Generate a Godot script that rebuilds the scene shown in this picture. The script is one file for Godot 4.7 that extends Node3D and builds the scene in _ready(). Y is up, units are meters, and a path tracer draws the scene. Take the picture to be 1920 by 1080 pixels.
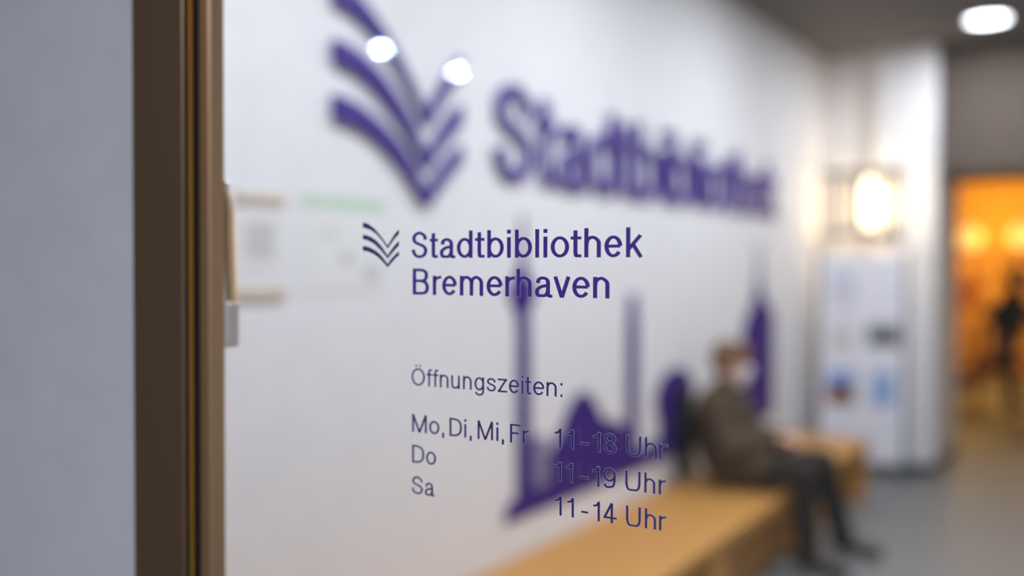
extends Node3D

# ---------------------------------------------------------------- constants
const EYE := 1.65          # camera height
const GLASS_Z := -0.9      # outer face of the door glass
const WALL_X := -2.18      # face of the long white wall
const CEIL := 3.43
const SIGN_SCALE := 13.546 # wall sign : door lettering

var taken := {}
var M := {}

# ---------------------------------------------------------------- materials
func mat(color: Color, rough := 0.6, metal := 0.0) -> StandardMaterial3D:
	var m := StandardMaterial3D.new()
	m.albedo_color = color
	m.roughness = rough
	m.metallic = metal
	return m

func noise_tex(freq: float, low: Color, high: Color, sd: int, w := 512, h := 512) -> NoiseTexture2D:
	var n := FastNoiseLite.new()
	n.seed = sd
	n.frequency = freq
	n.fractal_octaves = 4
	var g := Gradient.new()
	g.set_color(0, low)
	g.set_color(1, high)
	var t := NoiseTexture2D.new()
	t.width = w
	t.height = h
	t.seamless = true
	t.noise = n
	t.color_ramp = g
	return t

func grained(low: Color, high: Color, rough: float, uv: Vector3, freq := 0.02, sd := 1, metal := 0.0) -> StandardMaterial3D:
	var m := mat(Color.WHITE, rough, metal)
	m.albedo_texture = noise_tex(freq, low, high, sd)
	m.uv1_triplanar = true
	m.uv1_world_triplanar = true
	m.uv1_scale = uv
	return m

func glow(color: Color, energy: float) -> StandardMaterial3D:
	var m := mat(color, 0.5)
	m.emission_enabled = true
	m.emission = color
	m.emission_energy_multiplier = energy
	return m

func make_materials() -> void:
	M.wall_white = grained(Color8(226, 226, 229), Color8(232, 232, 234), 0.85, Vector3(0.6, 0.6, 0.6), 0.02, 3)
	M.lobby = grained(Color8(88, 84, 82), Color8(98, 94, 91), 0.8, Vector3(0.8, 0.8, 0.8), 0.02, 24)
	M.wall_grey = grained(Color8(190, 190, 195), Color8(197, 197, 201), 0.8, Vector3(0.8, 0.8, 0.8), 0.02, 4)
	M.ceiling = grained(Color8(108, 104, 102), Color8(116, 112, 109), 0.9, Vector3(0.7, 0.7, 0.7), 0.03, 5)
	M.floor = grained(Color8(108, 109, 111), Color8(124, 125, 126), 0.55, Vector3(0.9, 0.9, 0.9), 0.06, 6)
	M.header = grained(Color8(84, 73, 65), Color8(92, 80, 71), 0.8, Vector3(0.7, 0.7, 0.7), 0.02, 7)
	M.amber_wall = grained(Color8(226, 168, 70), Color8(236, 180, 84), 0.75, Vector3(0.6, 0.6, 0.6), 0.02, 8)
	M.mat_floor = grained(Color8(64, 62, 61), Color8(80, 78, 76), 0.9, Vector3(3, 3, 3), 0.1, 25)
	M.skirting = mat(Color8(70, 68, 68), 0.6)
	M.bronze = grained(Color8(118, 94, 72), Color8(126, 101, 78), 0.38, Vector3(6, 6, 6), 0.08, 9, 0.55)
	M.bronze_light = grained(Color8(152, 122, 92), Color8(162, 130, 98), 0.34, Vector3(6, 6, 6), 0.08, 10, 0.55)
	M.rubber = mat(Color8(18, 16, 15), 0.7)
	M.gold_reflection = mat(Color8(190, 140, 60), 0.35, 0.8)  # gold colour standing in for reflected amber light
	M.handle = mat(Color8(228, 206, 168), 0.3, 0.85)
	M.steel = mat(Color8(205, 200, 195), 0.28, 0.9)
	M.dark_metal = mat(Color8(90, 98, 108), 0.45, 0.7)
	M.vinyl = mat(Color8(66, 43, 134), 0.55)
	M.vinyl_shaded = mat(Color8(48, 40, 102), 0.55)  # same film as vinyl, with shade put into the colour
	M.pale_edge = mat(Color(0.93, 0.92, 1.0, 0.33), 0.6)  # thin pale see-through outline round each glass letter
	M.pale_edge.transparency = BaseMaterial3D.TRANSPARENCY_ALPHA
	M.acrylic = mat(Color8(74, 56, 138), 0.5)
	M.acrylic.metallic_specular = 0.25
	M.mural = mat(Color8(64, 38, 122), 0.7)
	M.mural.metallic_specular = 0.2
	M.wood = grained(Color8(182, 128, 58), Color8(208, 154, 82), 0.5, Vector3(3.5, 3.5, 0.35), 0.03, 11)
	M.paper = mat(Color8(236, 236, 236), 0.8)
	M.board = mat(Color8(240, 240, 248), 0.5)
	M.rail = mat(Color8(204, 188, 168), 0.5)
	M.shelf = grained(Color8(190, 132, 60), Color8(212, 154, 78), 0.6, Vector3(2, 2, 0.4), 0.03, 13)
	M.skin = mat(Color8(222, 172, 146), 0.55)
	M.skin.subsurf_scatter_enabled = true
	M.skin.subsurf_scatter_strength = 0.1
	M.hair = grained(Color8(92, 62, 36), Color8(122, 84, 48), 0.6, Vector3(20, 20, 20), 0.05, 14)
	M.coat = grained(Color8(72, 57, 42), Color8(86, 69, 52), 0.9, Vector3(9, 9, 9), 0.1, 15)
	M.trousers = grained(Color8(40, 32, 28), Color8(48, 40, 35), 0.9, Vector3(9, 9, 9), 0.1, 16)
	M.shoe = mat(Color8(40, 36, 34), 0.5)
	M.mask = mat(Color8(238, 240, 246), 0.8)
	M.black_cloth = grained(Color8(20, 16, 16), Color8(30, 25, 24), 0.85, Vector3(12, 12, 12), 0.1, 17)
	M.dark_cloth = grained(Color8(52, 44, 34), Color8(62, 53, 42), 0.9, Vector3(9, 9, 9), 0.1, 18)
	var g := mat(Color(0.9, 1.0, 0.95, 0.004), 0.0)
	g.transparency = BaseMaterial3D.TRANSPARENCY_ALPHA
	M.glass = g

# ---------------------------------------------------------------- node helpers
func numbered(called: String) -> String:
	if not taken.has(called):
		taken[called] = 0
		return called
	taken[called] += 1
	return "%s_%03d" % [called, taken[called]]

func thing(called: String, label: String, category: String, at: Vector3, turn := 0.0, group := "") -> Node3D:
	var o := Node3D.new()
	o.name = numbered(called)
	add_child(o)
	o.position = at
	o.rotation.y = turn
	o.set_meta("label", label)
	o.set_meta("category", category)
	if group:
		o.set_meta("group", group)
	return o

func part(called: String, mesh: Mesh, m: Material, parent: Node, at := Vector3.ZERO) -> MeshInstance3D:
	var o := MeshInstance3D.new()
	o.name = called
	o.mesh = mesh
	if m:
		o.material_override = m
	parent.add_child(o, true)
	o.position = at
	return o

func struct(called: String, mesh: Mesh, m: Material, at := Vector3.ZERO) -> MeshInstance3D:
	var o := part(called, mesh, m, self, at)
	o.set_meta("kind", "structure")
	return o

# ---------------------------------------------------------------- mesh helpers
func new_st() -> SurfaceTool:
	var st := SurfaceTool.new()
	st.begin(Mesh.PRIMITIVE_TRIANGLES)
	return st

func tri(st: SurfaceTool, a: Vector3, b: Vector3, c: Vector3) -> void:   # a, b, c counter-clockwise seen from outside
	var n := (b - a).cross(c - a).normalized()
	for v in [a, c, b]:
		st.set_normal(n)
		st.set_uv(Vector2(v.x, v.y))
		st.add_vertex(v)

func quad(st: SurfaceTool, a: Vector3, b: Vector3, c: Vector3, d: Vector3) -> void:
	tri(st, a, b, c)
	tri(st, a, c, d)

func box(st: SurfaceTool, lo: Vector3, hi: Vector3, ch := 0.0) -> void:
	# a box with chamfered edges
	if ch <= 0.0:
		var v := []
		for i in 8:
			v.append(Vector3(hi.x if i & 1 else lo.x, hi.y if i & 2 else lo.y, hi.z if i & 4 else lo.z))
		quad(st, v[0], v[2], v[3], v[1])
		quad(st, v[4], v[5], v[7], v[6])
		quad(st, v[0], v[1], v[5], v[4])
		quad(st, v[2], v[6], v[7], v[3])
		quad(st, v[0], v[4], v[6], v[2])
		quad(st, v[1], v[3], v[7], v[5])
		return
	var c := (lo + hi) / 2.0
	var h := (hi - lo) / 2.0
	var pts := {}
	for sx in [-1, 1]:
		for sy in [-1, 1]:
			for sz in [-1, 1]:
				var s := Vector3(sx, sy, sz)
				pts[[sx, sy, sz, 0]] = c + s * (h - Vector3(0, ch, ch))
				pts[[sx, sy, sz, 1]] = c + s * (h - Vector3(ch, 0, ch))
				pts[[sx, sy, sz, 2]] = c + s * (h - Vector3(ch, ch, 0))
	var out := func(a, b, d, e):
		var n: Vector3 = (b - a).cross(d - a)
		if n.dot((a + d) / 2.0 - c) < 0:
			quad(st, a, e, d, b)
		else:
			quad(st, a, b, d, e)
	for s in [-1, 1]:
		out.call(pts[[s, -1, -1, 0]], pts[[s, 1, -1, 0]], pts[[s, 1, 1, 0]], pts[[s, -1, 1, 0]])
		out.call(pts[[-1, s, -1, 1]], pts[[1, s, -1, 1]], pts[[1, s, 1, 1]], pts[[-1, s, 1, 1]])
		out.call(pts[[-1, -1, s, 2]], pts[[1, -1, s, 2]], pts[[1, 1, s, 2]], pts[[-1, 1, s, 2]])
		for t in [-1, 1]:
			out.call(pts[[s, t, -1, 0]], pts[[s, t, 1, 0]], pts[[s, t, 1, 1]], pts[[s, t, -1, 1]])
			out.call(pts[[s, -1, t, 0]], pts[[s, 1, t, 0]], pts[[s, 1, t, 2]], pts[[s, -1, t, 2]])
			out.call(pts[[-1, s, t, 1]], pts[[1, s, t, 1]], pts[[1, s, t, 2]], pts[[-1, s, t, 2]])
	for sx in [-1, 1]:
		for sy in [-1, 1]:
			for sz in [-1, 1]:
				var a: Vector3 = pts[[sx, sy, sz, 0]]
				var b: Vector3 = pts[[sx, sy, sz, 1]]
				var d: Vector3 = pts[[sx, sy, sz, 2]]
				if (b - a).cross(d - a).dot(a - c) < 0:
					tri(st, a, d, b)
				else:
					tri(st, a, b, d)

func box_mesh(lo: Vector3, hi: Vector3, ch := 0.0) -> ArrayMesh:
	var st := new_st()
	box(st, lo, hi, ch)
	return st.commit()

func lathe(profile: Array, seg := 24) -> ArrayMesh:   # [radius, y] from bottom to top
	var st := new_st()
	for i in profile.size() - 1:
		for k in seg:
			var a0 := TAU * k / seg
			var a1 := TAU * (k + 1) / seg
			var p = func(q, a): return Vector3(q[0] * cos(a), q[1], -q[0] * sin(a))
			var A: Vector3 = p.call(profile[i], a0)
			var B: Vector3 = p.call(profile[i], a1)
			var C: Vector3 = p.call(profile[i + 1], a1)
			var D: Vector3 = p.call(profile[i + 1], a0)
			if profile[i][0] > 1e-6:
				tri(st, A, B, C)
			if profile[i + 1][0] > 1e-6:
				tri(st, A, C, D)
	return st.commit()

func tube(st: SurfaceTool, a: Vector3, b: Vector3, r: float, seg := 8) -> void:
	var d := (b - a).normalized()
	var u := d.cross(Vector3.UP if absf(d.y) < 0.9 else Vector3.RIGHT).normalized()
	var w := d.cross(u)
	for k in seg:
		var o0 := (u * cos(TAU * k / seg) + w * sin(TAU * k / seg)) * r
		var o1 := (u * cos(TAU * (k + 1) / seg) + w * sin(TAU * (k + 1) / seg)) * r
		quad(st, a + o0, a + o1, b + o1, b + o0)
		tri(st, a, a + o1, a + o0)
		tri(st, b, b + o0, b + o1)

func extrude(st: SurfaceTool, poly: PackedVector2Array, depth: float) -> void:   # in the xy plane, from z 0 to depth
	var p := poly
	if Geometry2D.is_polygon_clockwise(p):
		p.reverse()
	var idx := Geometry2D.triangulate_polygon(p)
	for i in range(0, idx.size(), 3):
		var a := p[idx[i]]
		var b := p[idx[i + 1]]
		var c := p[idx[i + 2]]
		if (b - a).cross(c - a) < 0:
			var t := b
			b = c
			c = t
		tri(st, Vector3(a.x, a.y, depth), Vector3(b.x, b.y, depth), Vector3(c.x, c.y, depth))
		tri(st, Vector3(a.x, a.y, 0), Vector3(c.x, c.y, 0), Vector3(b.x, b.y, 0))
	for i in p.size():
		var a := p[i]
		var b := p[(i + 1) % p.size()]
		quad(st, Vector3(a.x, a.y, 0), Vector3(b.x, b.y, 0), Vector3(b.x, b.y, depth), Vector3(a.x, a.y, depth))

# ---------------------------------------------------------------- lettering: strokes of a pen
func smooth(pts: Array, n := 5) -> Array:
	var closed: bool = pts[0].is_equal_approx(pts[-1])
	var out := []
	var c := pts.size()
	for i in c - 1:
		var p1: Vector2 = pts[i]
		var p2: Vector2 = pts[i + 1]
		var p0: Vector2 = pts[i - 1] if i > 0 else (pts[c - 2] if closed else p1 * 2 - p2)
		var p3: Vector2 = pts[i + 2] if i + 2 < c else (pts[1] if closed else p2 * 2 - p1)
		for k in n:
			var t := float(k) / n
			out.append(0.5 * (2 * p1 + (p2 - p0) * t + (2 * p0 - 5 * p1 + 4 * p2 - p3) * t * t + (3 * p1 - p0 - 3 * p2 + p3) * t * t * t))
	out.append(pts[-1])
	return out

func pen(st: SurfaceTool, pts: Array, hx: float, hy: float, z0: float, z1: float) -> void:
	var c := pts.size()
	var closed: bool = pts[0].is_equal_approx(pts[-1])
	var left := []
	var right := []
	for i in c:
		var d0: Vector2 = (pts[i] - pts[i - 1]).normalized() if i > 0 else ((pts[c - 1] - pts[c - 2]).normalized() if closed else Vector2.ZERO)
		var d1: Vector2 = (pts[i + 1] - pts[i]).normalized() if i < c - 1 else ((pts[1] - pts[0]).normalized() if closed else Vector2.ZERO)
		var t := (d0 + d1).normalized()
		var n := Vector2(-t.y, t.x)
		var miter := 1.0
		if d0 != Vector2.ZERO and d1 != Vector2.ZERO:
			miter = minf(1.0 / maxf(0.3, sqrt((1.0 + d0.dot(d1)) / 2.0)), 2.2)
		var o := Vector2(n.x * hx, n.y * hy) * miter
		left.append(pts[i] + o)
		right.append(pts[i] - o)
	for i in c - 1:
		var a: Vector2 = right[i]
		var b: Vector2 = right[i + 1]
		var d: Vector2 = left[i + 1]
		var e: Vector2 = left[i]
		quad(st, Vector3(a.x, a.y, z1), Vector3(b.x, b.y, z1), Vector3(d.x, d.y, z1), Vector3(e.x, e.y, z1))
		quad(st, Vector3(a.x, a.y, z0), Vector3(b.x, b.y, z0), Vector3(b.x, b.y, z1), Vector3(a.x, a.y, z1))
		quad(st, Vector3(d.x, d.y, z0), Vector3(e.x, e.y, z0), Vector3(e.x, e.y, z1), Vector3(d.x, d.y, z1))
	if not closed:
		var k := c - 1
		quad(st, Vector3(left[0].x, left[0].y, z0), Vector3(right[0].x, right[0].y, z0), Vector3(right[0].x, right[0].y, z1), Vector3(left[0].x, left[0].y, z1))
		quad(st, Vector3(right[k].x, right[k].y, z0), Vector3(left[k].x, left[k].y, z0), Vector3(left[k].x, left[k].y, z1), Vector3(right[k].x, right[k].y, z1))

func ell(cx: float, cy: float, rx: float, ry: float, a0 := 0.0, a1 := 360.0) -> Array:
	var out := []
	var n := int(maxf(6, absf(a1 - a0) / 15.0))
	for i in n + 1:
		var a := deg_to_rad(a0 + (a1 - a0) * i / n)
		out.append(Vector2(cx + rx * cos(a), cy + ry * sin(a)))
	if absf(a1 - a0) >= 360.0:
		out[-1] = out[0]
	return out

func v2(flat: Array) -> Array:
	var out := []
	for i in range(0, flat.size(), 2):
		out.append(Vector2(flat[i], flat[i + 1]))
	return out

# strokes of one letter; x 0..1 runs between the centres of its outer stems, y in cap heights
# b: half a thin stroke; l, r: x of the outer edges; e: half a stem in x
func strokes(ch: String, b: float, l: float, r: float) -> Array:
	var xh := 0.735
	var m := xh / 2.0
	var x := xh - b
	var t := 1.0 - b
	var arch := [0, 0.44, 0.08, 0.58, 0.27, x - 0.025, 0.55, x, 0.85, x - 0.07, 0.985, 0.52, 1, 0.42]
	match ch:
		"S", "s":
			var h := 1.0 if ch == "S" else xh
			var pts := [0.97, 0.715, 0.90, 0.86, 0.73, 0.95, 0.5, 1.0, 0.25, 0.955, 0.08, 0.85, 0.06, 0.71, 0.18, 0.605, 0.5, 0.52, 0.83, 0.43, 0.98, 0.29, 0.93, 0.13, 0.75, 0.03, 0.5, 0.0, 0.25, 0.03, 0.07, 0.14, 0.0, 0.30]
			var q := []
			for i in range(0, pts.size(), 2):
				q.append(Vector2(pts[i], b + (h - 2 * b) * pts[i + 1]))
			return [smooth(q, 4)]
		"t":
			return [smooth(v2([0.42, 0.93, 0.42, 0.5, 0.42, 0.2, 0.5, 0.075, 0.68, b + 0.005, r, b + 0.005]), 4), v2([l, 0.72 - b, r, 0.72 - b])]
		"a":
			return [smooth(v2([0.06, 0.50, 0.14, 0.63, 0.42, x, 0.72, x - 0.05, 0.82, 0.52, 0.82, 0.3, 0.83, 0.13, 0.9, 0.04, r, 0.045]), 4), smooth(v2([0.82, 0.45, 0.68, 0.41, 0.35, 0.375, 0.07, 0.29, 0.0, 0.18, 0.09, 0.06, 0.32, b, 0.6, 0.06, 0.78, 0.17, 0.82, 0.28]), 4)]
		"d":
			return [ell(0.5, m, 0.5, m - b), v2([1, 0, 1, 1])]
		"b":
			return [ell(0.5, m, 0.5, m - b), v2([0, 0, 0, 1])]
		"i":
			return [v2([0.5, 0, 0.5, xh]), v2([0.5, 0.86, 0.5, 1])]
		"l":
			return [v2([0.5, 0, 0.5, 1])]
		"o":
			return [ell(0.5, m, 0.5, m - b)]
		"h":
			return [v2([0, 0, 0, 1]), smooth(v2(arch), 3) + v2([1, 0])]
		"n":
			return [v2([0, 0, 0, xh]), smooth(v2(arch), 3) + v2([1, 0])]
		"m":
			var a1 := []
			var a2 := []
			for i in range(0, arch.size(), 2):
				a1.append(Vector2(arch[i] * 0.5, arch[i + 1]))
				a2.append(Vector2(0.5 + arch[i] * 0.5, arch[i + 1]))
			return [v2([0, 0, 0, xh]), smooth(a1, 3) + v2([0.5, 0]), smooth(a2, 3) + v2([1, 0])]
		"r":
			return [v2([0, 0, 0, xh]), smooth(v2([0, 0.42, 0.1, 0.56, 0.38, x - 0.05, r, x + 0.005]), 4)]
		"u":
			return [v2([0, xh]) + smooth(v2([0, 0.3, 0.02, 0.2, 0.15, 0.06, 0.45, b, 0.75, 0.07, 0.95, 0.2, 1, 0.33]), 3), v2([1, xh, 1, 0])]
		"e":
			return [v2([0, m + 0.01, 1, m + 0.01]), ell(0.5, m, 0.5, m - b, 2, 325)]
		"k":
			return [v2([0, 0, 0, 1]), v2([0.93, xh, 0.0, 0.25]), v2([0.36, 0.44, 0.97, 0.0])]
		"B":
			return [v2([0, 0, 0, 1]), v2([0, t, 0.55, t]) + smooth(v2([0.55, t, 0.83, t - 0.06, 0.93, 0.755, 0.83, 0.585, 0.55, 0.53]), 4) + v2([0, 0.53]), smooth(v2([0.55, 0.53, 0.88, 0.455, 1, 0.28, 0.88, 0.1, 0.55, b]), 4) + v2([0, b])]
		"v":
			return [v2([0.0, xh, 0.5, 0.0]), v2([0.5, 0.0, 1.0, xh])]
		"f":
			return [smooth(v2([r, t - 0.01, 0.75, t - 0.01, 0.52, 0.91, 0.45, 0.78, 0.45, 0.6]), 4) + v2([0.45, 0]), v2([l, 0.72 - b, r, 0.72 - b])]
		"g":
			return [ell(0.5, m, 0.5, m - b), v2([1, xh]) + smooth(v2([1, 0.1, 0.98, -0.08, 0.82, -0.2, 0.5, -0.245, 0.2, -0.2, 0.06, -0.09]), 3)]
		"z":
			return [v2([l + 0.03, x, r, x]), v2([0.96, x, 0.04, b]), v2([l, b, r, b])]
		"Ö":
			return [ell(0.5, 0.5, 0.5, 0.5 - b), v2([0.33, 1.1, 0.33, 1.2]), v2([0.67, 1.1, 0.67, 1.2])]
		":":
			return [v2([0.5, 0, 0.5, 0.13]), v2([0.5, 0.6, 0.5, 0.73])]
		"M":
			return [v2([0, 0, 0, 1]), v2([0, 1, 0.5, 0.0]), v2([0.5, 0.0, 1, 1]), v2([1, 1, 1, 0])]
		",":
			return [v2([0.5, 0.0, 0.5, 0.13]), smooth(v2([0.75, 0.1, 0.7, -0.05, 0.2, -0.16]), 3)]
		"D":
			return [v2([0, 0, 0, 1]), v2([0, t, 0.42, t]) + smooth(v2([0.42, t, 0.78, t - 0.08, 0.96, 0.7, 1.0, 0.5, 0.96, 0.3, 0.78, b + 0.08, 0.42, b]), 4) + v2([0, b])]
		"F":
			return [v2([0, 0, 0, 1]), v2([0, t, r, t]), v2([0, 0.52, 0.9, 0.52])]
		"1":
			return [v2([1, 0, 1, 1]), smooth(v2([l, 0.76, 0.4, 0.79, 0.75, 0.86, 1, 0.98]), 3)]
		"-":
			return [v2([l, 0.36, r, 0.36])]
		"8":
			return [ell(0.5, 0.755, 0.42, 0.245 - b), ell(0.5, 0.265, 0.5, 0.265 - b)]
		"9":
			return [ell(0.5, 0.665, 0.5, 0.335 - b), smooth(v2([1, 0.665, 0.98, 0.38, 0.85, 0.12, 0.5, b, 0.2, 0.05, 0.03, 0.19]), 4)]
		"4":
			return [v2([0.72, 1, 0.0, 0.26]), v2([l, 0.26, r + 0.1, 0.26]), v2([0.72, 0, 0.72, 1])]
		"U":
			return [v2([0, 1]) + smooth(v2([0, 0.4, 0.03, 0.23, 0.18, 0.06, 0.5, b, 0.82, 0.06, 0.97, 0.23, 1, 0.4]), 3) + v2([1, 1])]
	return []

func letter_mesh(ch: String, w: float, cap: float, hx: float, hy: float, depth: float, edge: float, face: Material) -> ArrayMesh:
	var span := maxf(w - 2 * hx, 1e-5)
	var l := -hx / span if w > 2.2 * hx else 0.0
	var all := []
	for s in strokes(ch, hy / cap, l, 1.0 - l):
		var q := []
		for p in s:
			var px: float = hx + p.x * span
			if w <= 2.2 * hx:
				px = w * 0.5
			var v := Vector2(px, p.y * cap)
			if q.is_empty() or not q[-1].is_equal_approx(v):
				q.append(v)
		all.append(q)
	var st := new_st()
	for i in all.size():
		pen(st, all[i], hx, hy, 0.0, depth * (1.0 + 0.06 * i))
	var mesh := st.commit()
	mesh.surface_set_material(0, face)
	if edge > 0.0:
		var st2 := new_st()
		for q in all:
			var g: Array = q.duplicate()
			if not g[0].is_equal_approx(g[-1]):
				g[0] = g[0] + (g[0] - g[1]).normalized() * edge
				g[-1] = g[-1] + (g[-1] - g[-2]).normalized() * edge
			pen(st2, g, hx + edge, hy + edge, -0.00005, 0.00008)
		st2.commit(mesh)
		mesh.surface_set_material(1, M.pale_edge)
	return mesh

func write_row(parent: Node3D, row: String, base: float, x0: float, k: float, cap: float, hx: float, hy: float, depth: float, edge: float, face: Material) -> void:
	var f := row.split(" ")
	for i in range(0, f.size(), 3):
		var a := f[i + 1].to_float() / 1000.0
		var b := f[i + 2].to_float() / 1000.0
		part("letter", letter_mesh(f[i], (b - a) * k, cap, hx, hy, depth, edge, face), null, parent, Vector3((a - x0) * k, base, 0))

const ROW_NAME := "S -683.0 -660.9 t -657.9 -646.7 a -643.9 -623.4 d -621.1 -600.6 t -597.2 -585.0 b -581.5 -560.6 i -556.5 -551.9 b -546.7 -525.8 l -521.8 -517.3 i -512.1 -507.4 o -503.4 -481.9 t -480.0 -467.9 h -464.4 -445.8 e -441.8 -422.1 k -418.1 -399.2"
const ROW_TOWN := "B -681.4 -658.8 r -653.6 -642.0 e -640.7 -621.1 m -617.0 -586.7 e -582.3 -562.0 r -558.6 -546.5 h -544.8 -526.0 a -521.9 -501.3 v -500.2 -480.1 e -478.0 -457.9 n -454.3 -436.0"
const ROW_HEAD := "Ö -683.0 -664.4 f -662.0 -654.5 f -653.4 -646.1 n -643.7 -632.2 u -628.4 -617.0 n -612.7 -601.4 g -597.6 -585.2 s -581.9 -570.1 z -567.9 -556.0 e -553.7 -541.1 i -538.0 -535.8 t -533.4 -526.3 e -523.7 -510.5 n -507.8 -495.9 : -491.8 -488.5"
const ROW_WEEK := "M -682.1 -661.8 o -658.4 -644.4 , -641.0 -637.8 D -630.6 -614.2 i -610.9 -608.3 , -604.0 -601.0 M -593.5 -573.7 i -569.4 -566.9 , -562.8 -559.6 F -552.2 -539.3 r -536.6 -529.1 1 -497.8 -490.1 1 -483.5 -475.9 - -467.1 -458.7 1 -453.6 -445.5 8 -441.7 -427.6 U -416.7 -400.8 h -396.8 -383.9 r -381.8 -373.0"
const ROW_THU := "D -682.1 -665.4 o -662.7 -649.0 1 -497.7 -490.0 1 -484.6 -477.0 - -467.6 -458.8 1 -454.2 -446.2 9 -442.1 -428.1 U -417.7 -401.2 h -397.2 -385.5 r -381.9 -374.4"
const ROW_SAT := "S -682.6 -667.0 a -664.3 -651.2 1 -497.5 -489.5 1 -482.9 -475.3 - -466.8 -458.9 1 -453.1 -445.6 4 -441.6 -427.9 U -416.7 -400.7 h -396.4 -384.5 r -381.4 -373.8"

# open-book emblem: upper and lower edge of each of its three folded strokes, in mm from its left edge and above the name's baseline
const BOOK := [
	[[0, 41.9, 6.5, 40.1, 13.5, 36.5, 20.6, 31.2, 27.5, 24.3, 32.7, 18.8, 36.6, 14.1, 40.5, 19.4, 44.8, 24.7, 49.0, 29.4, 52.9, 32.6], [0, 35.7, 6.5, 34.7, 13.5, 31.8, 20.6, 27.5, 27.5, 21.4, 32.7, 15.6, 36.6, 10.9, 40.5, 15.3, 44.8, 20.3, 49.0, 24.3, 52.9, 27.3]],
	[[0, 27.4, 6.5, 26.3, 13.5, 23.8, 20.6, 19.6, 27.5, 13.7, 32.7, 7.8, 36.6, 3.0, 40.5, 7.8, 44.8, 12.6, 49.0, 16.6, 52.9, 19.2], [0, 21.9, 6.5, 21.1, 13.5, 18.5, 20.6, 14.1, 27.5, 8.6, 32.7, 3.5, 36.6, -0.6, 40.5, 3.8, 44.8, 7.8, 49.0, 11.2, 52.9, 14.2]],
	[[0, 14.3, 6.5, 13.4, 13.5, 11.1, 20.6, 7.6, 27.5, 2.8, 32.7, -2.7, 36.6, -6.9, 40.5, -2.3, 44.8, 1.7, 49.0, 5.1, 52.9, 7.8], [0, 8.5, 6.5, 8.1, 13.5, 6.0, 20.6, 2.5, 27.5, -2.3, 32.7, -7.1, 36.6, -10.5, 40.5, -6.7, 44.8, -2.7, 49.0, 0.7, 52.9, 2.9]],
]

func book_strokes(parent: Node3D, k: float, depth: float, face: Material) -> void:
	for s in BOOK:
		var st := new_st()
		var up: Array = smooth(v2(s[0]).slice(0, 7), 3) + smooth(v2(s[0]).slice(6), 3).slice(1)
		var low: Array = smooth(v2(s[1]).slice(0, 7), 3) + smooth(v2(s[1]).slice(6), 3).slice(1)
		var poly := PackedVector2Array()
		for p in up:
			poly.append(p * 0.001 * k)
		low.reverse()
		for p in low:
			poly.append(p * 0.001 * k)
		extrude(st, poly, depth)
		part("page_stroke", st.commit(), face, parent)

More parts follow.
